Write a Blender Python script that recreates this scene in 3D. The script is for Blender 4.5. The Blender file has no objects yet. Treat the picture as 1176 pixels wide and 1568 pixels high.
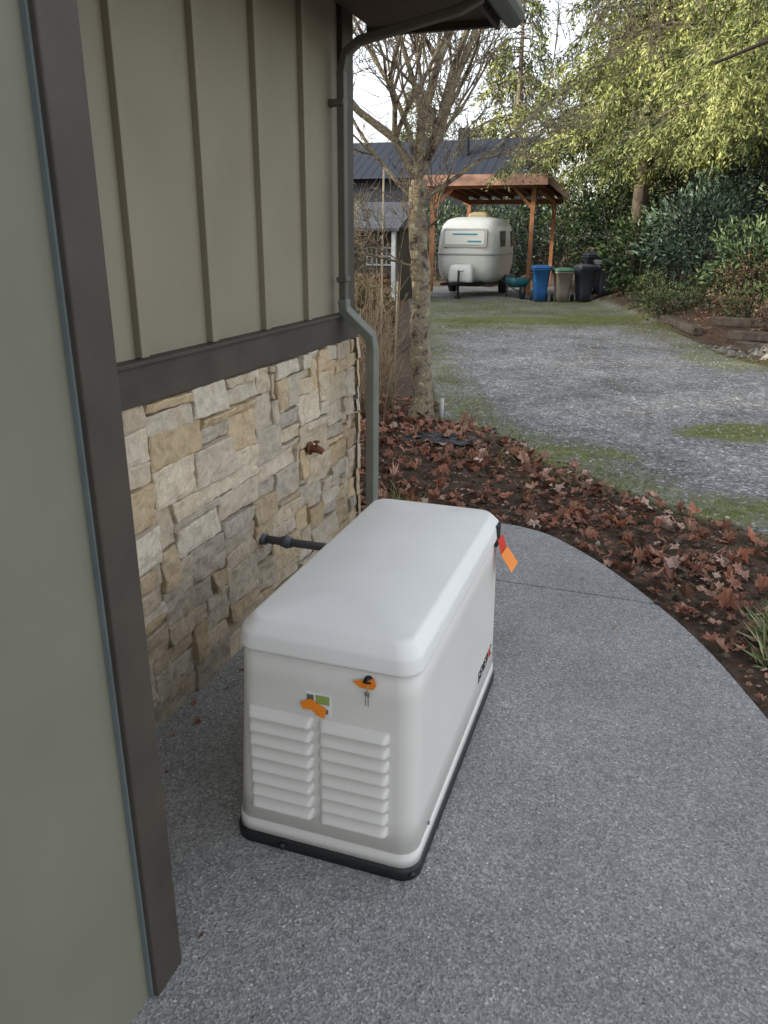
import bpy, math, random
import numpy as np
from mathutils import Vector, Matrix, noise as mnoise
rng=np.random.default_rng(7); random.seed(7)
C,S=0.9478,0.319
def W(r,f,z=0.0): return (r*C-f*S, r*S+f*C, z)      # yard axes -> world
scene=bpy.context.scene
col=scene.collection
# ------------------------------------------------------------------ materials
def newmat(name):
    m=bpy.data.materials.new(name); m.use_nodes=True
    nt=m.node_tree; b=nt.nodes['Principled BSDF']; return m,nt,b
def L(nt,a,b): nt.links.new(a,b)
def ramp(nt,fac,stops):
    r=nt.nodes.new('ShaderNodeValToRGB'); e=r.color_ramp.elements
    while len(e)<len(stops): e.new(0.5)
    for i,(p,c) in enumerate(stops): e[i].position=p; e[i].color=(*c,1) if len(c)==3 else c
    L(nt,fac,r.inputs['Fac']); return r.outputs['Color']
def mix(nt,fac,a,b,mode='MIX'):
    m=nt.nodes.new('ShaderNodeMix'); m.data_type='RGBA'; m.blend_type=mode
    def put(s,v):
        if isinstance(v,bpy.types.NodeSocket): L(nt,v,s)
        elif isinstance(v,(int,float)): s.default_value=v
        else: s.default_value=(*v,1)
    put(m.inputs[0],fac); put(m.inputs[6],a); put(m.inputs[7],b)
    return m.outputs[2]
def coords(nt): return nt.nodes.new('ShaderNodeTexCoord').outputs['Object']
def noise(nt,co,scale,detail=4,rough=.55):
    n=nt.nodes.new('ShaderNodeTexNoise'); n.inputs['Scale'].default_value=scale
    n.inputs['Detail'].default_value=min(detail,4); n.inputs['Roughness'].default_value=rough
    L(nt,co,n.inputs['Vector']); return n.outputs['Fac']
def bump(nt,b,h,strength=.3,dist=.01):
    n=nt.nodes.new('ShaderNodeBump'); n.inputs['Strength'].default_value=strength
    n.inputs['Distance'].default_value=dist; L(nt,h,n.inputs['Height']); L(nt,n.outputs[0],b.inputs['Normal'])
def simple(name,c,rough=.6,var=.12,scale=6,bs=.15,bd=.004,bscale=60,metal=0,spec=.4):
    m,nt,b=newmat(name); co=coords(nt)
    c2=tuple(x*(1-var) for x in c); c3=tuple(min(1,x*(1+var)) for x in c)
    L(nt,ramp(nt,noise(nt,co,scale,3),[(.3,c2),(.7,c3)]),b.inputs['Base Color'])
    b.inputs['Roughness'].default_value=rough; b.inputs['Metallic'].default_value=metal
    b.inputs['Specular IOR Level'].default_value=spec
    if bs: bump(nt,b,noise(nt,co,bscale,2),bs,bd)
    return m
def leafmat(name,trans=.35,rough=.55):
    m,nt,b=newmat(name)
    a=nt.nodes.new('ShaderNodeVertexColor'); a.layer_name='Col'
    L(nt,a.outputs['Color'],b.inputs['Base Color']); b.inputs['Roughness'].default_value=rough
    b.inputs['Specular IOR Level'].default_value=.25
    if trans>0:
        t=nt.nodes.new('ShaderNodeBsdfTranslucent'); L(nt,a.outputs['Color'],t.inputs['Color'])
        mx=nt.nodes.new('ShaderNodeMixShader'); mx.inputs[0].default_value=trans
        L(nt,b.outputs[0],mx.inputs[1]); L(nt,t.outputs[0],mx.inputs[2])
        L(nt,mx.outputs[0],nt.nodes['Material Output'].inputs['Surface'])
    return m
# ------------------------------------------------------------------ mesh helpers
class MB:
    def __init__(s): s.v=[];s.f=[];s.c=[];s.m=[];s.sm=[]
    def add(s,v,f,c=(1,1,1),mi=0,smooth=False):
        o=len(s.v); s.v+= [tuple(p) for p in v]; s.f+=[tuple(i+o for i in q) for q in f]
        s.c+= [c]*len(v); s.m+=[mi]*len(f); s.sm+=[smooth]*len(f)
    def box(s,x0,x1,y0,y1,z0,z1,c=(1,1,1),mi=0):
        v=[(x,y,z) for x in(x0,x1) for y in(y0,y1) for z in(z0,z1)]
        s.add(v,[(0,1,3,2),(4,6,7,5),(0,4,5,1),(2,3,7,6),(0,2,6,4),(1,5,7,3)],c,mi)
    def tube(s,pts,rad,sides=8,c=(1,1,1),mi=0,cap=True,smooth=True,sq=None):
        pts=[Vector(p) for p in pts]; n=len(pts)
        if not hasattr(rad,'__len__'): rad=[rad]*n
        vs=[];up=None
        for i in range(n):
            t=(pts[min(i+1,n-1)]-pts[max(i-1,0)]).normalized()
            if up is None:
                up=Vector((0,0,1)) if abs(t.z)<.9 else Vector((1,0,0))
            a=t.cross(up).normalized(); b=a.cross(t).normalized(); up=b
            for k in range(sides):
                th=2*math.pi*k/sides
                if sq:
                    cx=(1,-1,-1,1)[k]*sq[0]; cy=(1,1,-1,-1)[k]*sq[1]
                    vs.append(pts[i]+a*cx+b*cy)
                else: vs.append(pts[i]+(a*math.cos(th)+b*math.sin(th))*rad[i])
        fs=[(i*sides+k,i*sides+(k+1)%sides,(i+1)*sides+(k+1)%sides,(i+1)*sides+k) for i in range(n-1) for k in range(sides)]
        if cap: fs.append(tuple(range(sides))[::-1]); fs.append(tuple((n-1)*sides+k for k in range(sides)))
        s.add(vs,fs,c,mi,smooth)
    def loft(s,rings,c=(1,1,1),mi=0,smooth=True,cap0=True,cap1=True):
        n=len(rings[0]); vs=[p for r in rings for p in r]
        fs=[(i*n+k,i*n+(k+1)%n,(i+1)*n+(k+1)%n,(i+1)*n+k) for i in range(len(rings)-1) for k in range(n)]
        if cap0: fs.append(tuple(range(n))[::-1])
        if cap1: fs.append(tuple((len(rings)-1)*n+k for k in range(n)))
        s.add(vs,fs,c,mi,smooth)
    def obj(s,name,mats,parent=None,loc=None,rotz=0,bevel=0):
        me=bpy.data.meshes.new(name); me.from_pydata(s.v,[],s.f)
        for m in (mats if isinstance(mats,(list,tuple)) else [mats]): me.materials.append(m)
        me.polygons.foreach_set('material_index',s.m); me.polygons.foreach_set('use_smooth',s.sm)
        a=me.color_attributes.new('Col','FLOAT_COLOR','POINT')
        a.data.foreach_set('color',np.array([(*c,1) for c in s.c],dtype=np.float32).ravel())
        me.update(); o=bpy.data.objects.new(name,me); col.objects.link(o)
        if loc: o.location=loc
        o.rotation_euler[2]=rotz
        if parent: o.parent=parent
        if bevel:
            bm=o.modifiers.new('b','BEVEL'); bm.width=bevel; bm.segments=2; bm.limit_method='ANGLE'
        return o
def empty(name,loc=(0,0,0),rotz=0):
    e=bpy.data.objects.new(name,None); e.location=loc; e.rotation_euler[2]=rotz; col.objects.link(e); return e
def quadmesh(name,V,Cc,mats,extra=None):
    n=len(V); ev=np.array(extra.v) if extra and extra.v else np.zeros((0,3)); ef=extra.f if extra else []
    verts=np.concatenate([V.reshape(-1,3),ev]) 
    me=bpy.data.meshes.new(name); me.vertices.add(len(verts)); me.vertices.foreach_set('co',verts.astype(np.float32).ravel())
    ls=[np.arange(4*n,dtype=np.int32)]; st=np.arange(n,dtype=np.int32)*4
    if ef:
        fl=np.array([len(f) for f in ef],dtype=np.int32); le=np.array([i for f in ef for i in f],dtype=np.int32)+4*n
        ls.append(le); st=np.concatenate([st,4*n+np.concatenate([[0],np.cumsum(fl)[:-1]])]); 
    al=np.concatenate(ls).astype(np.int32)
    me.loops.add(len(al)); me.loops.foreach_set('vertex_index',al)
    me.polygons.add(len(st)); me.polygons.foreach_set('loop_start',st.astype(np.int32))
    mi=np.zeros(len(st),dtype=np.int32); mi[n:]=1; me.polygons.foreach_set('material_index',mi)
    for m in mats: me.materials.append(m)
    cc=np.ones((len(verts),4),dtype=np.float32); cc[:4*n,:3]=np.repeat(Cc,4,axis=0)
    if len(ev): cc[4*n:,:3]=np.array(extra.c)
    me.update(calc_edges=True); me.validate()
    a=me.color_attributes.new('Col','FLOAT_COLOR','POINT'); a.data.foreach_set('color',cc.ravel())
    o=bpy.data.objects.new(name,me); col.objects.link(o); return o
def unit(a): return a/np.maximum(np.linalg.norm(a,axis=-1,keepdims=True),1e-9)
def leaves(P,D,length,width):
    n=len(P); D=unit(D); R=unit(rng.normal(size=(n,3))); Sd=unit(np.cross(D,R))
    length=np.broadcast_to(length,(n,))[:,None]; width=np.broadcast_to(width,(n,))[:,None]
    mid=P+D*length*.45
    return np.stack([P,mid+Sd*width*.5,P+D*length,mid-Sd*width*.5],axis=1)
def lerpc(a,b,t): a=np.array(a);b=np.array(b); return a+(b-a)*t[:,None]

bark=simple('bark',(.13,.10,.075),.9,.4,9,.6,.02,30)
barkv,ntb,bb=newmat('bark_mossy')
co=coords(ntb)
L(ntb,ramp(ntb,noise(ntb,co,9,4,.8),[(.36,(.05,.035,.025)),(.44,(.27,.21,.15)),(.52,(.42,.34,.25)),(.58,(.31,.28,.12)),(.66,(.72,.67,.56))]),bb.inputs['Base Color'])
bb.inputs['Roughness'].default_value=.9; bump(ntb,bb,noise(ntb,co,26,4,.75),1.0,.05)
leafM=leafmat('foliage',0,.5); leafD=leafmat('dry_leaf',0,.6); glossleaf=leafmat('broad_leaf',0,.36)

# ------------------------------------------------------------------ ground
POLY=np.array([(.62,8.1),(1.2,7.3),(1.86,5.65),(2.5,4.7),(4,3.6),(9,1.5),(30,-3),(30,7),(9,9),(6.2,10.5),(5.7,13),(6.0,16),(6.2,18.5),(3.5,18.8),(1.0,18.3),(.75,14),(.6,11)])
def sdpoly(px,py,P=POLY):
    d=np.full(px.shape,1e9); ins=np.zeros(px.shape,bool)
    for i in range(len(P)):
        a=P[i]; b=P[(i+1)%len(P)]; e=b-a
        t=np.clip(((px-a[0])*e[0]+(py-a[1])*e[1])/(e@e),0,1)
        d=np.minimum(d,np.hypot(px-a[0]-t*e[0],py-a[1]-t*e[1]))
        c=((a[1]>py)!=(b[1]>py))&(px<(b[0]-a[0])*(py-a[1])/((b[1]-a[1]) if b[1]!=a[1] else 1e-9)+a[0])
        ins^=c
    return np.where(ins,-d,d)
def sst(x,a,b):
    t=np.clip((x-a)/(b-a),0,1); return t*t*(3-2*t)
def gz(r,f):
    r=np.asarray(r,float);f=np.asarray(f,float)
    sd=sdpoly(r,f)
    h=-.035+0*r
    bed=sst(sd,0,.5)*(1-sst(f,9,14))*(r<3.5)
    h=h+.03*bed*(.5+.5*np.sin(r*5+f*3))+.02*bed
    mound=sst(r-6.1,0,4.5)*sst(f,9,13)*(1-sst(f,60,90))
    h=h+1.5*mound+.12*sst(r-6.1,0,.6)*sst(f,9,12)
    h=h+.02*np.sin(r*1.3+.5)*np.sin(f*.9)*sst(f,9,16)
    near=1-sst(np.hypot(r+.3,f-2.5),3.0,3.6)
    return h*(1-near)+(-.045)*near
def gzs(r,f): return float(gz(np.array([r]),np.array([f]))[0])
ra=np.concatenate([-np.geomspace(400,13,14),np.arange(-12,16,.14),np.geomspace(16.5,400,14)])
fa=np.concatenate([-np.geomspace(300,5,12),np.arange(-4,32,.14),np.geomspace(32.5,500,16)])
RR,FF=np.meshgrid(ra,fa,indexing='ij')
ZZ=gz(RR,FF); X=RR*C-FF*S; Y=RR*S+FF*C
nr,nf=RR.shape
me=bpy.data.meshes.new('ground')
V=np.stack([X,Y,ZZ],-1).reshape(-1,3)
idx=np.arange(nr*nf).reshape(nr,nf)
F=np.stack([idx[:-1,:-1],idx[1:,:-1],idx[1:,1:],idx[:-1,1:]],-1).reshape(-1,4)
me.from_pydata(V.tolist(),[],F.tolist())
sd=sdpoly(RR,FF)
gravel=np.maximum(1-sst(sd,-.3,.25),.85*sst(FF,17.5,19)*(1-sst(FF,30,34))*sst(RR,.3,1)*(1-sst(RR,6,7)))
grass=np.clip(.66*sst(FF,15.0,18)*(1-sst(FF,24,28))*sst(RR,0,1)*(1-sst(RR,6,7.5)),0,1)
grass=np.maximum(grass,.66*(1-sst(np.abs(sd+.18),.0,.85)))
for (r_,f_,a_,b_,s_) in ((3.75,7.6,.95,.5,1.0),(5.1,7.9,1.3,.5,.85),(1.7,6.7,.7,.6,.8),(2.5,5.3,.6,.5,.75),(1.0,8.6,.35,1.2,.65),(3.0,18.6,2.8,1.1,1.05),(5.3,19.5,1.5,1.2,.95),(2.0,17.2,1.8,.6,.8),(5.3,16.5,.5,1.5,.65),(5.2,12.5,.5,1.6,.65)):
    grass=np.maximum(grass,s_*(1-sst(np.hypot((RR-r_)/a_,(FF-f_)/b_),.5,1.3)))
dirt=np.clip((1-sst(np.abs(sd+.35),.1,1.0))*.55+.35*sst(FF,12,17),0,1)
a=me.color_attributes.new('Col','FLOAT_COLOR','POINT')
a.data.foreach_set('color',np.stack([gravel,grass,dirt,np.ones_like(gravel)],-1).astype(np.float32).ravel())
me.polygons.foreach_set('use_smooth',[True]*len(me.polygons))
gm,nt,b=newmat('ground_mix'); co=coords(nt)
at=nt.nodes.new('ShaderNodeVertexColor'); at.layer_name='Col'
sep=nt.nodes.new('ShaderNodeSeparateColor'); L(nt,at.outputs['Color'],sep.inputs[0])
def thr(chan,scale,w,lo=.42,hi=.58):
    n=noise(nt,co,scale,4,.65)
    s=nt.nodes.new('ShaderNodeMath'); s.operation='MULTIPLY_ADD'; L(nt,n,s.inputs[0]); s.inputs[1].default_value=w; L(nt,chan,s.inputs[2])
    t=nt.nodes.new('ShaderNodeMapRange'); L(nt,s.outputs[0],t.inputs[0]); t.inputs[1].default_value=lo+w*.5; t.inputs[2].default_value=hi+w*.5
    return t.outputs[0]
vor=nt.nodes.new('ShaderNodeTexVoronoi'); vor.inputs['Scale'].default_value=46; L(nt,co,vor.inputs['Vector'])
vs=nt.nodes.new('ShaderNodeSeparateColor'); L(nt,vor.outputs['Color'],vs.inputs[0])
gcol=ramp(nt,vs.outputs[0],[(0,(.11,.11,.11)),(.5,(.185,.185,.185)),(.85,(.255,.255,.25)),(1,(.46,.46,.45))])
big=ramp(nt,noise(nt,co,.8,4,.7),[(.32,(.62,.60,.57)),(.5,(1,1,1)),(.68,(1.3,1.3,1.28))])
gcol=mix(nt,1.0,gcol,big,'MULTIPLY')
fine=ramp(nt,noise(nt,co,7,4,.7),[(.35,(.75,.74,.72)),(.65,(1.15,1.15,1.15))])
gcol=mix(nt,1.0,gcol,fine,'MULTIPLY')
gcol=mix(nt,thr(sep.outputs[2],2.2,1.3,.5,.95),gcol,mix(nt,.5,gcol,(.16,.13,.09)))
soil=ramp(nt,noise(nt,co,14,4,.7),[(.3,(.035,.024,.017)),(.55,(.085,.058,.04)),(.75,(.16,.11,.075))])
base=mix(nt,thr(sep.outputs[0],2.5,.6),soil,gcol)
grs=ramp(nt,noise(nt,co,12,4,.75),[(.3,(.06,.07,.028)),(.5,(.13,.145,.05)),(.7,(.20,.20,.09))])
base=mix(nt,thr(sep.outputs[1],3.5,1.1,.45,.85),base,grs)
L(nt,base,b.inputs['Base Color']); b.inputs['Roughness'].default_value=.95; b.inputs['Specular IOR Level'].default_value=.2
bump(nt,b,vor.outputs['Distance'],.6,.015)
me.materials.append(gm); go=bpy.data.objects.new('ground',me); col.objects.link(go)

# ------------------------------------------------------------------ concrete slab
cm,nt,b=newmat('exposed_aggregate'); co=coords(nt)
v1=nt.nodes.new('ShaderNodeTexVoronoi'); v1.inputs['Scale'].default_value=150; L(nt,co,v1.inputs['Vector'])
s1=nt.nodes.new('ShaderNodeSeparateColor'); L(nt,v1.outputs['Color'],s1.inputs[0])
v2=nt.nodes.new('ShaderNodeTexVoronoi'); v2.inputs['Scale'].default_value=80; L(nt,co,v2.inputs['Vector'])
s2=nt.nodes.new('ShaderNodeSeparateColor'); L(nt,v2.outputs['Color'],s2.inputs[0])
c1=ramp(nt,s1.outputs[0],[(0,(.18,.178,.172)),(.35,(.25,.248,.24)),(.75,(.315,.312,.302)),(1,(.43,.42,.40))])
c2=ramp(nt,s2.outputs[1],[(.84,(.0,.0,.0)),(.9,(1,1,1))])
d2=ramp(nt,v2.outputs['Distance'],[(.25,(1,1,1)),(.38,(0,0,0))])
fl=mix(nt,1.0,c2,d2,'MULTIPLY')
cc=mix(nt,fl,c1,ramp(nt,s2.outputs[2],[(0,(.09,.09,.09)),(.45,(.38,.34,.29)),(1,(.64,.62,.58))]))
cc=mix(nt,1.0,cc,ramp(nt,noise(nt,co,1.4,4,.65),[(.3,(.78,.78,.78)),(.7,(1.12,1.12,1.12))]),'MULTIPLY')
cc=mix(nt,1.0,cc,ramp(nt,noise(nt,co,24,3,.6),[(.3,(.88,.88,.88)),(.7,(1.08,1.08,1.08))]),'MULTIPLY')
L(nt,cc,b.inputs['Base Color']); b.inputs['Roughness'].default_value=.85; bump(nt,b,v1.outputs['Distance'],.5,.004)
XW=-1.658
edge=[(XW,4.86),(-1.2,4.87),(-.77,4.84),(-.6,4.80),(-.45,4.72),(-.2,4.47),(.03,4.17),(.24,3.84),(.42,3.50),(.56,3.15),(.68,2.8),(.78,2.35),(.85,1.8),(.88,1.2),(.9,.4),(.9,-3.0)]
def catmull(P,n=6):
    o=[]
    for i in range(len(P)-1):
        p0=np.array(P[max(i-1,0)]);p1=np.array(P[i]);p2=np.array(P[i+1]);p3=np.array(P[min(i+2,len(P)-1)])
        for k in range(n):
            t=k/n; o.append(.5*((2*p1)+(-p0+p2)*t+(2*p0-5*p1+4*p2-p3)*t*t+(-p0+3*p1-3*p2+p3)*t**3))
    o.append(np.array(P[-1])); return o
ce=catmull(edge)
def slab(name,outline,z1,z0,mat,bev=.012):
    mb=MB(); n=len(outline)
    v=[(p[0],p[1],z0) for p in outline]+[(p[0],p[1],z1) for p in outline]
    f=[tuple(range(n)),tuple(range(2*n-1,n-1,-1))]+[(i,n+i,n+(i+1)%n,(i+1)%n) for i in range(n)]
    mb.add(v,f); return mb.obj(name,mat,bevel=bev)
def jy(x): return 3.93-.02*(x+.9)
cut=[p for p in ce if p[1]>jy(p[0])+.004]
rest=[p for p in ce if p[1]<=jy(p[0])-.004]
jx=.5*(cut[-1][0]+rest[0][0])
pa=cut+[(jx,jy(jx)+.004),(XW,jy(XW)+.004)]
pb=[(XW,jy(XW)-.004),(jx,jy(jx)-.004)]+rest+[(XW,-3.0)]
patio=empty('concrete_patio')
s=slab('far_panel',[tuple(p) for p in pa],0,-.12,cm,.006); s.parent=patio
s=slab('main_panel',[tuple(p) for p in pb],0,-.12,cm,.006); s.parent=patio

# ------------------------------------------------------------------ house
sidM=simple('siding_paint',(.255,.225,.160),.7,.06,2.5,.12,.002,70)
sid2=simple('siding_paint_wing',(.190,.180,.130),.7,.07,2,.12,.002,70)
trimM=simple('trim_paint',(.058,.047,.036),.6,.18,5,.25,.003,40)
sealM=simple('caulk_line',(.13,.155,.155),.6,.1,8,.1)
mort=simple('stone_backing',(.12,.095,.065),.95,.3,20,.3)
stM,nt,b=newmat('ledge_stone'); co=coords(nt)
vc=nt.nodes.new('ShaderNodeVertexColor'); vc.layer_name='Col'
sc=mix(nt,1.0,vc.outputs['Color'],ramp(nt,noise(nt,co,18,4,.8),[(.28,(.70,.66,.60)),(.5,(1,.99,.97)),(.72,(1.18,1.18,1.18))]),'MULTIPLY')
och=noise(nt,co,6,4,.65)
sc=mix(nt,ramp(nt,och,[(.58,(0,0,0)),(.74,(.5,.5,.5))]),sc,(.50,.32,.16))
sc=mix(nt,ramp(nt,noise(nt,co,3.3,4,.7),[(.55,(0,0,0)),(.75,(.3,.3,.3))]),sc,(.34,.30,.25))
L(nt,sc,b.inputs['Base Color']); b.inputs['Roughness'].default_value=.9; bump(nt,b,noise(nt,co,55,4,.8),.9,.010)
roofM=simple('roof_shingle',(.07,.065,.06),.9,.3,12,.4,.01,30)
soffM=simple('soffit_paint',(.10,.08,.06),.7,.1,4,.1)
house=empty('board_and_batten_house')
YE=4.28
mb=MB()
mb.box(-8,-1.66,.2,YE-.02,1.25,2.9)
h=mb.obj('siding_wall',sidM,house)
mb=MB(); mb.box(-8,-1.66,.2,YE-.03,-.1,1.245); mb.obj('stone_core',mort,house)
mb=MB(); mb.box(-8,-1.0,-6,1.245,-.1,2.9); mb.obj('wing_wall',sid2,house)
mb=MB()
for y in (1.80,2.27,2.737,3.20,3.666): mb.box(-1.662,-1.632,y-.022,y+.022,1.403,2.9)
mb.obj('battens',sidM,house,bevel=.003)
mb=MB()
for y in (.62,.0,-.6,-1.2): mb.box(-1.002,-.975,y-.022,y+.022,0.02,2.9)
mb.obj('wing_battens',sid2,house,bevel=.003)
mb=MB()
mb.box(-1.664,-1.618,1.3,YE+.02,1.252,1.385)
mb.box(-1.664,-1.602,1.3,YE+.025,1.386,1.402)
mb.box(-1.664,-1.632,4.13,YE,1.403,2.9)
mb.box(-1.66,-1.634,YE+.001,YE+.012,1.403,2.9)
mb.obj('band_and_corner_trim',trimM,house,bevel=.003)
mb=MB(); mb.box(-1.02,-.975,1.156,1.262,.0,2.9); mb.obj('wing_corner_board',trimM,house,bevel=.004)
mb=MB(); mb.box(-1.003,-.988,1.149,1.1555,.0,2.9); mb.box(-1.02,-.990,1.2625,1.266,.0,2.9); mb.obj('caulk_line',sealM,house)
def stones(name,y0,y1,z0,z1,place):
    uy,uz=.055,.0390; ny=int((y1-y0)/uy); nz=int(round((z1-z0)/uz)); occ=np.zeros((ny,nz),bool); mb=MB()
    uy=(y1-y0)/ny; uz=(z1-z0)/nz
    pal=[(.54,.44,.32),(.55,.42,.26),(.48,.42,.34),(.60,.51,.39),(.53,.45,.35),(.48,.42,.33),(.57,.47,.34),(.62,.55,.44),(.52,.40,.26)]
    for j in range(nz):
        for i in range(ny):
            if occ[i,j]: continue
            w=random.choice([2,3,4,5,5,6,7,8]); hh=random.choice([1,2,2,2,3,3,4,4])
            if hh>=4: w=min(w,5)
            if hh==1: w=max(w,4)
            k=0
            while k<w and i+k<ny and not occ[i+k,j]: k+=1
            w=k; hh=min(hh,nz-j)
            while hh>1 and occ[i:i+w,j:j+hh].any(): hh-=1
            occ[i:i+w,j:j+hh]=True
            a0=y0+i*uy;a1=a0+w*uy;b0=z0+j*uz;b1=b0+hh*uz
            g=.0014; a0+=g;a1-=g;b0+=g;b1-=g
            cj=[[random.uniform(-.008,.008) for _ in range(2)] for _ in range(4)]
            nx_=max(4,int((a1-a0)/.020)+2); nz_=max(4,int((b1-b0)/.018)+2)
            pr=random.uniform(.014,.038); tilt=random.uniform(-.009,.009); tilt2=random.uniform(-.007,.007)
            seed=random.uniform(0,99)
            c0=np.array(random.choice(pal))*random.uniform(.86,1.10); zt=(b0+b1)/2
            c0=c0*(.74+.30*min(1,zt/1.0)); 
            vs=[]
            us=[0,0]+[ (q+ .3)/(nx_-3+.6) for q in range(nx_-2)]+[1,1]
            ws=[0,0]+[ (q+ .3)/(nz_-3+.6) for q in range(nz_-2)]+[1,1]
            A=len(us);B=len(ws)
            for ia,u in enumerate(us):
                for ib,w_ in enumerate(ws):
                    cx=[(1-u)*(1-w_),u*(1-w_),u*w_,(1-u)*w_]
                    yy=a0+(a1-a0)*u+sum(cx[q]*cj[q][0] for q in range(4)); zz=b0+(b1-b0)*w_+sum(cx[q]*cj[q][1] for q in range(4))
                    outer=ia in(0,A-1) or ib in(0,B-1); mid=ia in(1,A-2) or ib in(1,B-2)
                    nn=mnoise.noise(Vector((yy*14,zz*18,seed)))*.012+mnoise.noise(Vector((yy*45,zz*45,seed)))*.007
                    en=mnoise.noise(Vector((yy*22,zz*22,seed+5)))*.005
                    d=-.02 if outer else (pr+tilt*(u-.5)*2+tilt2*(w_-.5)*2+nn-(.004 if mid else 0))
                    if mid or outer: yy+=en; zz+=en*.7
                    vs.append(place(d,yy,zz))
            fs=[(p*B+q,(p+1)*B+q,(p+1)*B+q+1,p*B+q+1) for p in range(A-1) for q in range(B-1)]
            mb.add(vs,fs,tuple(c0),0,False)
    return mb.obj(name,stM,house)
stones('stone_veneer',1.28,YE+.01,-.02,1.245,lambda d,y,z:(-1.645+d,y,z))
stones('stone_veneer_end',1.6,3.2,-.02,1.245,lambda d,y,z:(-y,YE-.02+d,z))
mb=MB()
th=math.radians(27)
x0,z0=-.93,2.90; x1=-5.5; z1=z0+(x0-x1)*math.tan(th); ya,yb=-6,4.62
v=[(x0,ya,z0),(x1,ya,z1),(x1,yb,z1),(x0,yb,z0),(x0,ya,z0+.06),(x1,ya,z1+.06),(x1,yb,z1+.06),(x0,yb,z0+.06)]
mb.add(v,[(0,1,2,3),(7,6,5,4),(0,3,7,4),(3,2,6,7),(2,1,5,6),(1,0,4,5)])
x2=-10.2
v=[(x1-.001,ya,z1),(x2,ya,z0),(x2,yb,z0),(x1-.001,yb,z1),(x1-.001,ya,z1+.06),(x2,ya,z0+.06),(x2,yb,z0+.06),(x1-.001,yb,z1+.06)]
mb.add(v,[(0,1,2,3),(7,6,5,4),(0,3,7,4),(3,2,6,7),(2,1,5,6),(1,0,4,5)])
mb.obj('roof',roofM,house)
mb=MB()
mb.add([(-1.66,YE-.03,2.9),(-8,YE-.03,2.9),(-5.5,YE-.03,5.1)],[(0,1,2)]); mb.obj('gable',sidM,house)
mb=MB(); mb.box(-1.63,-.95,-6,4.56,2.875,2.892); mb.obj('soffit',soffM,house)
mb=MB(); mb.box(-.948,-.925,-6,4.60,2.83,2.96); mb.box(-1.66,-.95,4.565,4.60,2.84,2.94); mb.obj('fascia',trimM,house)
gutM=simple('gutter_metal',(.07,.075,.07),.45,.08,4,.05,.002,30,0,.5)
dsM=simple('downspout_metal',(.105,.100,.078),.5,.12,4,.08,.002,30,0,.4)
mb=MB(); mb.tube([(-.86,-6,2.89),(-.86,4.6,2.89)],.06,10); mb.obj('gutter',gutM,house)
mb=MB()
def dspout(mb,pts,sq=(.026,.020)): mb.tube(pts,0,4,sq=sq,smooth=False)
yd=4.03; yl=4.10
dspout(mb,[(-.90,yd,2.84),(-1.0,yd,2.795),(-1.50,yd,2.70),(-1.575,yd,2.65),(-1.595,yd,2.57),(-1.595,yd,1.46)])
mb.tube([(-1.598,yd,1.60),(-1.595,yd,1.57)],0,4,sq=(.034,.03),smooth=False)
mb.tube([(-1.62,yd,2.45),(-1.62,yd,2.42)],0,4,sq=(.034,.045),smooth=False)
mb.obj('downspout',dsM,house,bevel=.006)
mb=MB(); dspout(mb,[(-1.595,yd,1.48),(-1.590,yd,1.42),(-1.465,yl,1.28),(-1.455,yl,1.21),(-1.455,yl,.03)],(.033,.027))
mb.obj('lower_downspout',simple('lower_spout_paint',(.17,.175,.145),.5,.12,4,.08,.002,30,0,.4),house,bevel=.007)
ru=simple('rusty_metal',(.16,.06,.03),.7,.4,40,.3,.002,90,.3)
blk=simple('black_plastic',(.018,.018,.02),.5,.2,8,.1,.002,80)
mb=MB(); mb.tube([(-1.64,3.55,.765),(-1.56,3.56,.76),(-1.54,3.57,.745)],[.02,.02,.017],10); mb.tube([(-1.605,3.55,.765),(-1.598,3.55,.765)],.036,12)
mb.tube([(-1.565,3.55,.78),(-1.565,3.55,.80)],.006,6); mb.tube([(-1.565,3.55,.80),(-1.565,3.55,.806)],.018,8)
mb.obj('outdoor_faucet',ru)

# ------------------------------------------------------------------ generator
GX0,GX1,GY0,GY1=-1.065,-.475,1.715,2.93
genM=simple('cabinet_paint',(.72,.69,.635),.38,.03,3,.04,.001,300,0,.5)
lidM=simple('lid_plastic',(.82,.80,.76),.42,.03,3,.06,.001,350,0,.5)
def rr(x0,x1,y0,y1,r,z,n=8):
    o=[]
    for cx,cy,a in ((x1-r,y1-r,0),(x0+r,y1-r,90),(x0+r,y0+r,180),(x1-r,y0+r,270)):
        for k in range(n+1):
            t=math.radians(a+90*k/n); o.append((cx+r*math.cos(t),cy+r*math.sin(t),z))
    return o
gen=empty('standby_generator')
mb=MB()
mb.loft([rr(GX0-.008,GX1+.008,GY0-.008,GY1+.008,.06,0),rr(GX0-.01,GX1+.01,GY0-.01,GY1+.01,.062,.03),rr(GX0-.006,GX1+.006,GY0-.006,GY1+.006,.06,.042),rr(GX0+.02,GX1-.02,GY0+.02,GY1-.02,.05,.0425)])
for (x_,y_) in ((GX1-.012,GY0+.012),(-.90,GY0-.009)): mb.tube([(x_,y_,.022),(x_+.008,y_-.012,.022)],.010,10)
mb.obj('base_tray',blk,gen)
mb=MB()
def body(ix0,ix1,iy,z,r=.06): return rr(GX0+ix0,GX1-ix1,GY0+iy,GY1-iy,r,z)
def bx(z):
    t=(z-.04)/.65; return .038*t,.010*t,.012*t
lv=[]
for z in (.040,.085,.0851,.0875,.088,.2,.4,.6,.684):
    a,b_,c_=bx(z); e=.004 if z in(.0851,.0875) else 0
    if z<.0851: e=-.003
    lv.append(body(a+e,b_+e,c_+e,z))
mb.loft(lv); mb.obj('cabinet',genM,gen)
a,b_,c_=bx(.69)
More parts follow.
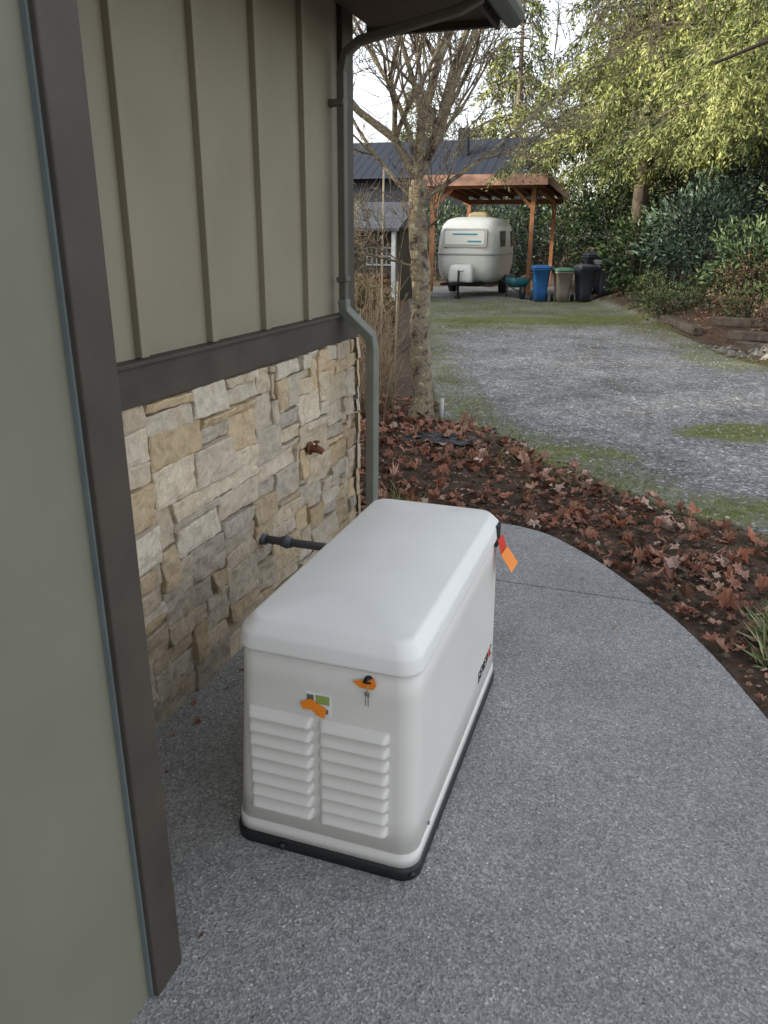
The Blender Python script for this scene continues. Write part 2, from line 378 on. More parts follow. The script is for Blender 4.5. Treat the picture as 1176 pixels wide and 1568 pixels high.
def lid(i,z,r=.065): return rr(GX0+a+i,GX1-b_-i,GY0+c_+i,GY1-c_-i,max(r,.01),z,10)
mb=MB()
prof=[(.004,.682,.06),(-.008,.685,.065),(-.0105,.689,.065),(-.010,.695,.065),(-.0065,.728,.066),(-.005,.734,.066),(-.002,.740,.065),(.022,.768,.056),(.026,.7715,.055),(.031,.7735,.053),(.036,.7745,.052),(.08,.781,.045),(.13,.787,.035),(.19,.7915,.03),(.235,.793,.02)]
mb.loft([lid(i,z,r) for i,z,r in prof])
mb.obj('lid',lidM,gen)
mb=MB(); mb.loft([lid(.004,.676),lid(.004,.690)]); mb.obj('lid_gasket',blk,gen)
def louver(name,x0,x1,z0,z1,rows=8,yb=GY0,nx=40,nzr=16):
    mb=MB(); nz=rows*nzr; vs=[]
    for i in range(nx+1):
        u=i/nx; x=x0+(x1-x0)*u; ex=min(1,min(u,1-u)/.085); ex=math.sqrt(max(0,1-(1-ex)**2))
        for j in range(nz+1):
            z=z0+(z1-z0)*j/nz; ph=(j%nzr)/nzr if j<nz else 0
            if ph>.34: q=(1-ph)/.66; saw=math.sin(q*math.pi/2)**.9
            elif ph>.22: saw=(ph-.22)/.12
            else: saw=0
            dep=.023*saw*ex
            yy=yb+bx(z)[2]+(.0012 if (saw*ex<.02) else 0)-dep
            vs.append((x,yy,z))
    B=nz+1
    fs=[(p*B+q,(p+1)*B+q,(p+1)*B+q+1,p*B+q+1) for p in range(nx) for q in range(nz)]
    mb.add(vs,fs,(1,1,1),0,True); return mb.obj(name,genM,gen)
louver('left_louvers',-.998,-.790,.135,.497)
louver('right_louvers',-.772,-.557,.135,.497)
mb=MB(); xs=GX1-.0005
mb.tube([(xs-.004,1.86,.10),(xs+.006,1.86,.10)],.006,8); mb.obj('side_fastener',simple('fastener',(.2,.2,.2),.4,.1,9,0),gen)
orM=simple('orange_tag_vinyl',(.85,.24,.015),.5,.05,8,.05)
redM=simple('red_tag_vinyl',(.65,.04,.02),.5,.05,8,.05)
whM=simple('white_label',(.75,.75,.72),.5,.03,8,0)
grM=simple('green_label',(.30,.38,.10),.5,.1,60,0)
meM=simple('key_metal',(.5,.5,.48),.3,.1,20,0,metal=.9)
yF=GY0+.0115
mb=MB(); mb.tube([(-.620,yF+.005,.656),(-.620,yF-.014,.656)],[.014,.013],14); mb.box(-.632,-.608,yF-.018,yF-.014,.653,.659); mb.obj('lock',blk,gen)
mb=MB()
mb.add([(-.667,yF-.012,.650),(-.630,yF-.012,.660),(-.600,yF-.013,.670),(-.592,yF-.022,.655),(-.600,yF-.024,.641),(-.642,yF-.016,.636)],[(0,1,2,3,4,5)])
mb.obj('lock_tag',orM,gen)
mb=MB(); mb.tube([(-.618,yF-.018,.65),(-.617,yF-.020,.635),(-.620,yF-.02,.628)],.0012,5)
for k,(dx) in enumerate((-.006,.003)):
    mb.box(-.621+dx,-.614+dx,yF-.021-.003*k,yF-.0195-.003*k,.616,.628); mb.box(-.619+dx,-.6165+dx,yF-.021-.003*k,yF-.0195-.003*k,.585,.616)
mb.obj('keys',meM,gen)
yS=GY0+bx(.55)[2]-.0015
mb=MB(); mb.box(-.812,-.734,yS-.0006,yS+.004,.510,.580); mb.obj('warning_label',whM,gen)
mb=MB(); mb.box(-.780,-.738,yS-.0012,yS-.0008,.548,.576); mb.box(-.775,-.742,yS-.0012,yS-.0008,.518,.533,mi=1); mb.box(-.808,-.786,yS-.0012,yS-.0008,.55,.574,mi=1); mb.obj('label_print',[grM,meM],gen)
mb=MB(); mb.add([(-.828,yS-.006,.545),(-.795,yS-.003,.562),(-.775,yS-.005,.552),(-.745,yS-.008,.541),(-.748,yS-.016,.512),(-.775,yS-.012,.518),(-.790,yS-.010,.530),(-.818,yS-.010,.528)],[(0,1,2,3,4,5,6,7)]); mb.obj('label_tag',orM,gen)
mb=MB()
mb.tube([(GX1-.005,2.83,.70),(GX1+.006,2.835,.66)],.0015,5,mi=1)
mb.add([(GX1+.004,2.80,.685),(GX1+.012,2.87,.688),(GX1+.03,2.88,.62),(GX1+.022,2.81,.61)],[(0,1,2,3)],mi=0)
mb.add([(GX1+.021,2.80,.625),(GX1+.030,2.885,.632),(GX1+.052,2.893,.598),(GX1+.075,2.90,.56),(GX1+.065,2.81,.55),(GX1+.040,2.806,.592)],[(0,1,2,3,4,5)],mi=2)
mb.box(GX1-.008,GX1+.003,2.80,2.86,.655,.74,mi=1)
mb.add([(GX1+.035,2.822,.598),(GX1+.039,2.865,.603),(GX1+.050,2.87,.586),(GX1+.046,2.825,.581)],[(0,1,2,3)],mi=3)
o=mb.obj('hanging_tags',[redM,blk,orM,whM],gen)
mb=MB()
def letter(y,z,h,w,strokes,mi):
    for (a0,b0,a1,b1) in strokes:
        mb.box(GX1-bx(z)[1]-.002,GX1-bx(z)[1]+.0012,y+a0*w,y+a1*w,z+b0*h,z+b1*h,mi=mi)
Lt={'G':[(0,0,.2,1),(.2,0,1,.18),(.2,.82,1,1),(.8,.18,1,.5),(.5,.4,.8,.55)],'E':[(0,0,.2,1),(.2,0,1,.18),(.2,.82,1,1),(.2,.42,.9,.58)],
'N':[(0,0,.2,1),(.8,0,1,1),(.2,.6,.5,.85),(.5,.25,.8,.5)],'R':[(0,0,.2,1),(.2,.82,1,1),(.8,.5,1,.82),(.2,.42,1,.55),(.65,0,.9,.42)],'A':[(0,0,.2,.9),(.8,0,1,.9),(.2,.82,.8,1),(.2,.4,.8,.55)],'C':[(0,0,.2,1),(.2,0,1,.18),(.2,.82,1,1)]}
y=2.58
for k,ch in enumerate('GENERAC'):
    letter(y,.165,.045,.028,Lt[ch],1 if ch=='A' else 0); y+=.037
mb.obj('side_lettering',[blk,redM],gen)
pvc=simple('pvc_conduit',(.10,.105,.12),.5,.08,6,.05)
mb=MB(); mb.tube([(-1.66,3.02,.455),(-1.20,3.02,.455),(-1.10,3.00,.44),(-1.04,2.96,.40),(-1.02,2.93,.36)],.0195,14)
mb.tube([(-1.655,3.02,.455),(-1.60,3.02,.455)],.028,14); mb.tube([(-1.52,3.02,.455),(-1.47,3.02,.455)],.026,14); mb.tube([(-1.50,3.02,.455),(-1.485,3.02,.455)],.031,14)
mb.obj('electrical_conduit',pvc)

# ------------------------------------------------------------------ leaf litter
OUT=[(0,1),(.12,.62),(.42,.80),(.36,.42),(.80,.40),(.52,.12),(.62,-.10),(.25,-.12),(.05,-.45),(-.05,-.45),(-.25,-.12),(-.62,-.10),(-.52,.12),(-.80,.40),(-.36,.42),(-.42,.80),(-.12,.62)]
OUT=np.array(OUT)
slabpoly=np.array([tuple(p) for p in ce]+[(XW,-3)])
def scatter_leaves(name,pts,smin,smax,crum=.8):
    n=len(pts); k=len(OUT)
    ang=rng.uniform(0,2*np.pi,n); sz=rng.uniform(smin,smax,n)*.5
    P=OUT[None]*sz[:,None,None]*rng.uniform(.75,1.12,(n,k,1)); ca,sa=np.cos(ang)[:,None],np.sin(ang)[:,None]
    curl=rng.uniform(-9,12,n)[:,None]*crum
    lx,ly=P[...,0]*(rng.uniform(.5,1,n)[:,None]),P[...,1]
    lz=curl*(lx**2)+rng.uniform(-8,10,n)[:,None]*crum*ly**2+rng.normal(0,.045,(n,k))*sz[:,None]*2
    tx=rng.normal(0,.36,n)[:,None]; ty=rng.normal(0,.36,n)[:,None]
    x=lx*ca-ly*sa; y=lx*sa+ly*ca; z=lz+x*tx+y*ty
    z=z-np.minimum(z.min(1),0)[:,None]*.8
    V=np.stack([x+pts[:,0:1],y+pts[:,1:2],z+pts[:,2:3]],-1).reshape(-1,3)
    cz=np.stack([pts[:,0],pts[:,1],pts[:,2]+.004],-1)
    pal=np.array([(.25,.11,.07),(.32,.145,.09),(.37,.19,.13),(.19,.10,.065),(.46,.28,.20),(.36,.15,.085),(.54,.38,.31),(.11,.065,.045)])
    cl=pal[rng.choice(8,n,p=[.18,.2,.16,.12,.11,.11,.08,.04])]*rng.uniform(.7,1.2,n)[:,None]
    verts=np.concatenate([V,cz]); faces=[]
    for i in range(n):
        b0=i*k
        for j in range(k): faces.append((n*k+i,b0+j,b0+(j+1)%k))
    me=bpy.data.meshes.new(name); me.from_pydata(verts.tolist(),[],faces)
    cc=np.ones((len(verts),4),np.float32); cc[:n*k,:3]=np.repeat(cl,k,0)*rng.uniform(.8,1.2,(n*k,1)); cc[n*k:,:3]=cl*.75
    a=me.color_attributes.new('Col','FLOAT_COLOR','POINT'); a.data.foreach_set('color',cc.ravel())
    me.materials.append(leafD); o=bpy.data.objects.new(name,me); col.objects.link(o); return o
def bedpts(n,maxedge=-.05):
    out=[]
    while len(out)<n:
        x=rng.uniform(-3.2,4.2,4000); y=rng.uniform(1.5,8.6,4000)
        r=x*C+y*S; f=-x*S+y*C
        sdv=sdpoly(r,f); sl=sdpoly(x,y,slabpoly)
        nz=np.array([mnoise.noise(Vector((a*1.7,b_*1.7,3))) for a,b_ in zip(x,y)])
        ok=(sdv>maxedge+.12+nz*.35)&(sl>.05)&(~((x<-1.4)&(y<4.6)))&((nz+rng.uniform(-.5,.9,4000))>-.25)
        for i in np.where(ok)[0]: out.append((x[i],y[i]))
    out=np.array(out[:n]); r=out[:,0]*C+out[:,1]*S; f=-out[:,0]*S+out[:,1]*C
    return np.column_stack([out,gz(r,f)+.004+rng.uniform(0,.05,n)])
scatter_leaves('fallen_leaves',bedpts(3000),.07,.19)
scatter_leaves('leaf_fragments',bedpts(3500),.02,.06)
st=[(.0,3.55),(-1.52,2.45),(-1.5,2.2),(.45,1.5),(-.2,4.1),(-1.45,1.9),(-1.5,2.7),(-1.46,2.95),(-.93,1.02),(-1.55,2.1),(-1.53,2.6),(-1.58,2.3),(-1.57,2.0),(.38,3.3),(-.97,1.35)]
scatter_leaves('stray_leaves',np.array([(x,y,.002) for x,y in st]),.02,.055)
def pebbles(name,n,fn,smin,smax,mat,pal):
    base=np.array([(1,0,0),(-1,0,0),(0,1,0),(0,-1,0),(0,0,.7),(0,0,-.4)],float)
    fc=[(0,2,4),(2,1,4),(1,3,4),(3,0,4),(2,0,5),(1,2,5),(3,1,5),(0,3,5)]
    P=fn(n); n=len(P); s_=rng.uniform(smin,smax,n); V=base[None]*s_[:,None,None]*rng.uniform(.6,1.3,(n,6,1)); a=rng.uniform(0,6.28,n)
    x=V[...,0]*np.cos(a)[:,None]-V[...,1]*np.sin(a)[:,None]; y=V[...,0]*np.sin(a)[:,None]+V[...,1]*np.cos(a)[:,None]
    V=np.stack([x,y,V[...,2]],-1)+P[:,None,:]
    me=bpy.data.meshes.new(name); me.from_pydata(V.reshape(-1,3).tolist(),[],[(i*6+p,i*6+q,i*6+t) for i in range(n) for p,q,t in fc])
    c=np.array(pal)[rng.integers(0,len(pal),n)]*rng.uniform(.7,1.2,n)[:,None]; cc=np.ones((n*6,4),np.float32); cc[:,:3]=np.repeat(c,6,0)
    at=me.color_attributes.new('Col','FLOAT_COLOR','POINT'); at.data.foreach_set('color',cc.ravel())
    me.materials.append(mat); o=bpy.data.objects.new(name,me); col.objects.link(o)
stoneL=leafmat('pebble',0,.9)
def drivepts(n):
    r=rng.uniform(.5,7,n*3); f=4+rng.uniform(0,1,n*3)**1.3*14; ok=sdpoly(r,f)<-.02; r=r[ok][:n]; f=f[ok][:n]
    return np.column_stack([r*C-f*S,r*S+f*C,gz(r,f)])
pebbles('gravel',9000,drivepts,.006,.02,stoneL,[(.26,.26,.26),(.18,.18,.19),(.40,.40,.39),(.30,.28,.25)])
def clod(n):
    p=bedpts(n); p[:,2]-=.01; return p
pebbles('soil_clods',3500,clod,.008,.03,stoneL,[(.06,.042,.03),(.10,.07,.045),(.04,.027,.02),(.16,.12,.085)])
def blades(name,P,hmin,hmax,w,ca,cb,lean=.5):
    n=len(P); D=np.column_stack([rng.normal(0,lean,n),rng.normal(0,lean,n),np.ones(n)])
    V=leaves(P,D,rng.uniform(hmin,hmax,n),w); return quadmesh(name,V,lerpc(ca,cb,rng.uniform(0,1,n)),[leafD])
def yard(r,f,dz=0): return np.column_stack([r*C-f*S,r*S+f*C,gz(r,f)+dz])
r=rng.uniform(.8,7.2,50000); f=rng.uniform(16,26,50000)
nz=np.array([mnoise.noise(Vector((a*.8,b_*.8,9))) for a,b_ in zip(r,f)]); w_=.55*sst(f,15.5,19)+nz*1.3-.15
k=rng.uniform(0,1,50000)<w_; P1=yard(r[k],f[k])
r=rng.uniform(.4,6.5,60000); f=rng.uniform(4,18.5,60000); sdv=sdpoly(r,f)
nz=np.array([mnoise.noise(Vector((a*1.3,b_*1.3,5))) for a,b_ in zip(r,f)])
m1=(np.abs(sdv+.15)<.5)&(nz>-.02)
m2=(np.hypot((r-3.9)/1.1,(f-7.6)/.42)<1)&(nz>-.25)
k=m1|m2; P2=yard(r[k],f[k])
blades('grass',np.concatenate([P1,P2]),.012,.04,.008,(.09,.11,.035),(.23,.24,.09))
def tuft(cx,cy,n,h,rad):
    p=np.column_stack([rng.normal(cx,rad,n),rng.normal(cy,rad,n)]); r=p[:,0]*C+p[:,1]*S; f=-p[:,0]*S+p[:,1]*C
    return np.column_stack([p,gz(r,f)])
P=np.concatenate([tuft(.78,3.75,170,.2,.05),tuft(.90,3.60,150,.2,.06),tuft(.72,3.50,90,.2,.03)])
blades('grass_tuft',P,.10,.27,.010,(.12,.17,.05),(.38,.42,.22),1.0)
P=np.concatenate([tuft(-1.55,5.0,90,.1,.06),tuft(-1.25,6.2,60,.1,.15),tuft(-.9,6.4,60,.1,.12),tuft(-1.7,5.3,50,.1,.1),tuft(-.6,6.0,50,.1,.15)])
blades('grass_tuft',P,.05,.16,.008,(.14,.14,.04),(.34,.32,.14),.8)

# ------------------------------------------------------------------ trees
def cedar(name,x,y,z,H,spread,zmin,nb,ns,seed,nl=9,ls=1.0,ca=(.045,.055,.015),cb=(.15,.17,.04),pw=1.25):
    global rng; rng=np.random.default_rng(seed)
    ex=MB(); ex.tube([(x,y,z-.3),(x+.1,y,z+H*.4),(x,y+.1,z+H*.75),(x,y,z+H)],[.28*H/12,.2*H/12,.1*H/12,.02],9,c=(.1,.08,.06))
    VV=[];CC=[]
    for i in range(nb):
        u=rng.uniform(0,1)**pw; bz=zmin+(H-zmin)*u; Lb=spread*(1-u*.92)**.75*rng.uniform(.65,1.1)
        az=rng.uniform(0,2*np.pi); d=np.array([np.cos(az),np.sin(az),0]); pd=np.array([-d[1],d[0],0])
        def path(s): return np.array([x,y,z+bz])+d*Lb*s+np.array([0,0,1])*(.18*Lb*s-.5*Lb*s*s)
        ex.tube([path(t) for t in (0,.3,.6,1)],[.045,.03,.02,.006],4,c=(.09,.07,.05))
        m=max(6,int(ns*Lb/spread)); s=rng.uniform(.15,1,m)**.8; side=rng.normal(0,.20,m)*Lb*(1.15-s)
        P=np.array([x,y,z+bz])+d*(Lb*s)[:,None]+pd*side[:,None]; P[:,2]+=.18*Lb*s-.5*Lb*s*s-np.abs(side)*.25+rng.normal(0,.06,m)
        tone=np.clip(rng.normal(.45,.28)+rng.normal(0,.28,m),0,1)
        k=nl; Pk=np.repeat(P,k,0); t=rng.uniform(0,1,m*k)
        fdir=unit(d*rng.normal(.45,.3,(m,1))+pd*rng.normal(0,.45,(m,1))+np.array([0,0,-.9])); fan=np.repeat(fdir,k,0)
        fl_=np.repeat(rng.uniform(.3,.65,m),k)
        Pk=Pk+fan*(t*fl_*ls)[:,None]+rng.normal(0,.02,(m*k,3))
        lat=unit(np.cross(fan,np.repeat(unit(rng.normal(size=(m,3))),k,0))); sg=np.where(rng.uniform(size=m*k)<.5,-1,1)[:,None]
        D=fan*1.0+lat*sg*rng.uniform(.3,1.1,(m*k,1))+rng.normal(0,.15,(m*k,3))
        VV.append(leaves(Pk,D,rng.uniform(.07,.15,m*k)*ls*(1.25-.6*t),rng.uniform(.022,.040,m*k)*ls))
        tt=np.clip(np.repeat(tone,k)+rng.normal(0,.12,m*k)+.25*(t-.5),0,1); CC.append(lerpc(ca,cb,tt))
    return quadmesh(name,np.concatenate(VV),np.concatenate(CC),[leafM,bark],ex)
def at(r,f): x,y,_=W(r,f); return x,y,gzs(r,f)
YG=(.35,.37,.12); YA=(.05,.07,.022)  # sunlit and shaded tones put into the cedar leaf colour
cedar('cedar_tree',*at(8.6,17.0),10,4.6,3.7,150,115,11,nl=12,ls=1.0,ca=YA,cb=YG,pw=1.7)
cedar('cedar_tree',*at(7.6,25.0),12,4.2,4.6,150,90,12,nl=11,ls=1.3,ca=YA,cb=YG,pw=1.6)
cedar('cedar_tree',*at(12.0,23.0),13,5.0,3.6,140,80,13,nl=10,ls=1.3,ca=YA,cb=YG,pw=1.5)
cedar('cedar_tree',*at(10.8,31.0),16,5.0,4.0,120,70,14,ls=1.8,ca=YA,cb=YG)
cedar('cedar_tree',*at(7.6,50.0),15,4.6,3.0,110,45,15,ls=2.6,ca=YA,cb=(.26,.27,.09))
cedar('cedar_tree',*at(16,48.0),18,6.0,3.0,110,45,18,ls=2.8,ca=YA,cb=(.22,.25,.08))
cedar('cedar_tree',*at(2.5,66.0),13,5.0,2.0,100,40,16,ls=3.0,ca=YA,cb=(.2,.2,.1))
c0=cedar('offscreen_shade_tree',0,0,0,12.5,3.3,.3,130,30,21,nl=4,ls=5.0)  # unseen tree row, added to block the low sun over the yard
xs=[(-20.5+(-4.5 if i%2 else 0),-28+2.1*i) for i in range(24)]
c0.location=(xs[0][0],xs[0][1],0)
for i,(a_,b_) in enumerate(xs[1:]):
    o=bpy.data.objects.new('offscreen_shade_tree',c0.data); o.location=(a_,b_,0); o.rotation_euler[2]=i*1.3; o.scale=(1,1,.9+.2*((i*37)%10)/10); col.objects.link(o)

def shrub(name,blobs,n,lsz,ca,cb,mat,stem=True,seed=1,up=.4,wid=.45):
    global rng; rng=np.random.default_rng(seed)
    VV=[];CC=[];ex=MB(); tot=sum(b[3]*b[4] for b in blobs)
    for (x,y,z,rx,rz) in blobs:
        m=int(n*rx*rz/tot); d=unit(rng.normal(size=(m,3))); rad=rng.uniform(0,1,m)**.35
        lump=np.array([mnoise.noise(Vector((q[0]*2.5+x,q[1]*2.5+y,q[2]*2.5))) for q in d])
        rad=rad*(1+.45*lump); P=np.array([x,y,z])+d*np.array([rx,rx,rz])*rad[:,None]
        keep=P[:,2]>z-rz*.98; P=P[keep];d2=d[keep];rad=rad[keep];m=len(P)
        D=d2+rng.normal(0,.6,(m,3)); D[:,2]+=up
        VV.append(leaves(P,D,lsz*rng.uniform(.6,1.3,m),lsz*wid*rng.uniform(.7,1.2,m)))
        t=np.clip(.25+.5*lump[keep]+.35*(d2[:,2])+rng.normal(0,.2,m)+(rad-.8)*.6,0,1); CC.append(lerpc(ca,cb,t))  # shading put into leaf colour: darker inside the blob, lighter on top
        if stem:
            for k in range(5):
                e=unit(rng.normal(size=3)); ex.tube([(x,y,z-rz),(x+e[0]*rx*.4,y+e[1]*rx*.4,z),(x+e[0]*rx*.8,y+e[1]*rx*.8,z+rz*.6)],[.03,.02,.006],4,c=(.1,.07,.05))
    return quadmesh(name,np.concatenate(VV),np.concatenate(CC),[mat,bark],ex)
def B(r,f,z,rx,rz): x,y,_=W(r,f); return (x,y,gzs(r,f)+z,rx,rz)
RH=((.03,.055,.022),(.20,.28,.12))
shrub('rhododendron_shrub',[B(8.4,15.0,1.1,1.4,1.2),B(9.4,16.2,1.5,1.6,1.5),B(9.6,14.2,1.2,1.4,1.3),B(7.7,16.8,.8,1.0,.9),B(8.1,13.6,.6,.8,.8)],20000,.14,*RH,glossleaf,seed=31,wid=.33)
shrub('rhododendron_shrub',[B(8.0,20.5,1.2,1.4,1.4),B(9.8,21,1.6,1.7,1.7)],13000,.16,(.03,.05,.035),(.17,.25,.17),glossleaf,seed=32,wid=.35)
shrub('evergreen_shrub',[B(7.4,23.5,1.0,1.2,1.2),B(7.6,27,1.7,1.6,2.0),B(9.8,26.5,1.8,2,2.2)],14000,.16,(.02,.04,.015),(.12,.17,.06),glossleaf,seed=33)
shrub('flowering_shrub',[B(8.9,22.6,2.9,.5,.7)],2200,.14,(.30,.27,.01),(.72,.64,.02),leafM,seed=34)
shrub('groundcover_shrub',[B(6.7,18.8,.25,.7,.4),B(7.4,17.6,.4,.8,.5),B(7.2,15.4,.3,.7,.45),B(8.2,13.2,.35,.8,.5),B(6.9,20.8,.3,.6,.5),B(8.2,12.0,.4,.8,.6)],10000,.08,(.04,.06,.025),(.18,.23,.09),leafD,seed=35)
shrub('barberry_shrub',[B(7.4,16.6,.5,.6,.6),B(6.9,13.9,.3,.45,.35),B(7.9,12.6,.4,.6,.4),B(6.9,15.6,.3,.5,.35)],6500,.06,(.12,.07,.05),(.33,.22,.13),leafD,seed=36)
shrub('hedge',[(-9.5+1.5*i,35.5+.3*(i%2),1.7,1.5,1.9) for i in range(9)],16000,.16,(.01,.026,.01),(.07,.12,.035),glossleaf,seed=37)
shrub('hedge',[B(12+1.8*i,29-1.5*i,1.6,2,2.0) for i in range(5)],8000,.2,(.01,.022,.01),(.08,.11,.04),glossleaf,seed=38)

def bare(name,trunk,trad,limbs,seed,depth=4,mat=None,upb=.25,spreadk=.75,nch=(3,4)):
    rnd=random.Random(seed); mb=MB()
    mb.tube(trunk,trad,14)
    def grow(p,d,L_,r,lev):
        pts=[p];rs=[r]; n=5; q=p.copy(); dd=d.copy()
        for i in range(n):
            dd=(dd+Vector((rnd.gauss(0,.16),rnd.gauss(0,.16),rnd.gauss(0,.11)+upb*.12))).normalized()
            q=q+dd*L_/n; pts.append(q.copy()); rs.append(r*(1-.62*(i+1)/n))
        mb.tube(pts,rs,7 if r>.02 else (5 if r>.009 else 3),cap=False)
        if lev<=0: return
        for i in range(rnd.randint(*nch)+ (2 if lev>2 else 1)):
            k=rnd.randint(1,n); 
            nd=(pts[k]-pts[k-1]).normalized()
            rv=Vector((rnd.gauss(0,1),rnd.gauss(0,1),rnd.gauss(0,1)*.5+.2)).normalized()
            grow(pts[k],(nd*(1-spreadk*.35)+rv*spreadk).normalized(),L_*rnd.uniform(.42,.75),max(.0042,rs[k]*rnd.uniform(.5,.75)),lev-1)
    for (p,d,L_,r) in limbs: grow(Vector(p),Vector(d).normalized(),L_,r,depth-1)
    return mb.obj(name,mat or barkv)
bx0,by0=-2.21,7.72
T=[];TR=[]
rt=random.Random(4)
for i in range(24):
    z=-.05+2.37*i/23; zp=max(z,0.0)
    T.append(Vector((bx0+.02-.10*(zp/2.3)**1.5+.012*math.sin(z*6)+rt.gauss(0,.003),by0+.01*math.sin(z*5),z)))
    TR.append((.105-.018*zp/2.3+(.045*max(0,1-zp/.15)))*(1+rt.gauss(0,.05))*(1.12 if i in (9,15,19) else 1))
tt=T[-1]
bare('bare_maple_tree',T,TR,[(tt,(-.45,-.1,1),2.1,.045),(tt,(-.15,.15,1),2.6,.048),(tt,(.12,.05,1),2.5,.042),(tt,(.50,.1,1.0),2.1,.036),(T[21],(-.8,-.2,.75),1.5,.024),(T[21],(.8,.3,.7),1.9,.024),(tt,(.0,-.4,1),2.0,.03),(T[15],(-.9,-.3,.5),1.1,.014),(T[18],(.9,0,.4),1.2,.014)],5,depth=5)
x,y,_=W(6.8,8.5)
p0=Vector((x,y,0)); b0=Vector(W(6.7,8.4,4.9)); b1=Vector(W(5.2,8.1,4.35)); b2=Vector(W(4.2,8.0,3.98)); b3=Vector(W(3.5,7.95,3.52)); b4=Vector(W(2.95,7.9,3.30))
dkb=simple('dark_bark',(.05,.035,.03),.9,.3,9,.5,.01,30)
mb=MB(); mb.tube([p0,p0+Vector((0,0,2.5)),b0,b0+Vector((.2,0,3))],[.16,.13,.11,.05],10); mb.tube([b0,b1,b2,b3,b4],[.05,.035,.026,.019,.014],7)
mb.tube([b2,b2+Vector((-.3,.5,.35)),b2+Vector((-.5,1.1,.5))],[.012,.008,.004],5)
mb.obj('bare_roadside_tree',dkb)
rnd=random.Random(3)
mb=MB()
for k in range(90):
    r0=rnd.gauss(-.20,.16); f0=rnd.uniform(7.6,10.5); x,y,_=W(r0,f0); h_=rnd.uniform(.5,1.6); 
    px,py=rnd.gauss(0,.14),rnd.gauss(0,.14)
    mb.tube([(x,y,-.04),(x+px*.5,y+py*.5,h_*.5),(x+px,y+py,h_)],[.008,.006,.002],4)
    for j in range(5):
        t=rnd.uniform(.3,.9); a_=rnd.gauss(0,.15);b_=rnd.gauss(0,.15)
        mb.tube([(x+px*t,y+py*t,h_*t),(x+px*t+a_,y+py*t+b_,h_*t+.15+rnd.random()*.1)],[.004,.0015],3)
mb.obj('bare_shrub',simple('dry_stem',(.30,.22,.14),.9,.3,9,.2))
shrub('dry_hedge',[B(-.35,13.5,.5,.55,.7),B(-.75,14.5,.5,.7,.7)],6000,.09,(.12,.09,.04),(.32,.25,.13),leafD,seed=41)
mb=MB()
for (r_,f_,h_) in ((-.06,9.2,2.5),(-.33,9.4,1.0),(.1,8.7,1.35)):
    x,y,_=W(r_,f_); mb.tube([(x,y,-.05),(x+.03,y,h_)],.010,6)
mb.obj('garden_stakes',simple('stake_wood',(.45,.38,.26),.8,.2,9,.2))
x,y,_=W(.16,8.0); mb=MB()
mb.tube([(x+.42,y+.1,-.03),(x+.43,y+.1,.22)],.022,10); mb.obj('pale_pipe_stub',simple('white_pvc',(.5,.5,.48),.5,.05,5,0))
x,y,_=W(.5,7.0); mb=MB(); n=12
vs=[(x+.09*(i-n/2)*.6,y+.05*(j-n/2)*.6,.02+.03*mnoise.noise(Vector((i*.7,j*.9,2)))+.02) for i in range(n+1) for j in range(n+1)]
mb.add(vs,[(i*(n+1)+j,(i+1)*(n+1)+j,(i+1)*(n+1)+j+1,i*(n+1)+j+1) for i in range(n) for j in range(n)],smooth=True); mb.obj('landscape_fabric',blk)

# ------------------------------------------------------------------ carport
wood=simple('cedar_timber',(.28,.125,.06),.8,.25,5,.3,.004,40)
woodd=simple('roof_decking',(.13,.06,.035),.85,.25,5,.3,.004,40)
metalR=simple('dark_metal_roof',(.018,.022,.032),.7,.1,3,.05,spec=.2)
cp=empty('timber_carport',(-5.9,27.8,-.02))
mb=MB()
for px in (-1.75,1.72):
    for py in (0,5.7): mb.box(px-.07,px+.07,py-.07,py+.07,0,3.42-py*.05)
mb.box(-2.0,2.05,-.06,.06,3.40,3.58); mb.box(-2.0,2.05,5.64,5.76,3.12,3.30)
for px in (-1.75,1.72): mb.add([(px-.05,-.5,3.43),(px+.05,-.5,3.43),(px+.05,6,3.11),(px-.05,6,3.11),(px-.05,-.5,3.60),(px+.05,-.5,3.60),(px+.05,6,3.28),(px-.05,6,3.28)],[(0,3,2,1),(4,5,6,7),(0,1,5,4),(1,2,6,5),(2,3,7,6),(3,0,4,7)])
def brace(a_,b_): mb.tube([a_,b_],0,4,sq=(.05,.05),smooth=False)
brace((-1.75,0,2.75),(-1.05,0,3.42)); brace((1.72,0,2.75),(1.05,0,3.42)); brace((1.72,0,2.75),(1.72,.75,3.38)); brace((1.72,5.7,2.6),(1.72,5.0,3.15)); brace((-1.75,0,2.75),(-1.75,.75,3.38))
mb.obj('posts_and_beams',wood,cp)
mb=MB()
for i in range(9):
    px=-1.9+i*.475; mb.add([(px-.025,-.55,3.605),(px+.025,-.55,3.605),(px+.025,6.1,3.30),(px-.025,6.1,3.30),(px-.025,-.55,3.74),(px+.025,-.55,3.74),(px+.025,6.1,3.44),(px-.025,6.1,3.44)],[(0,3,2,1),(0,1,5,4),(1,2,6,5),(2,3,7,6),(3,0,4,7)])
mb.add([(-2.15,-.58,3.745),(2.2,-.58,3.745),(2.2,6.2,3.445),(-2.15,6.2,3.445),(-2.15,-.58,3.78),(2.2,-.58,3.78),(2.2,6.2,3.48),(-2.15,6.2,3.48)],[(0,3,2,1),(4,5,6,7),(0,1,5,4),(1,2,6,5),(2,3,7,6),(3,0,4,7)])
mb.obj('rafters_and_deck',woodd,cp)
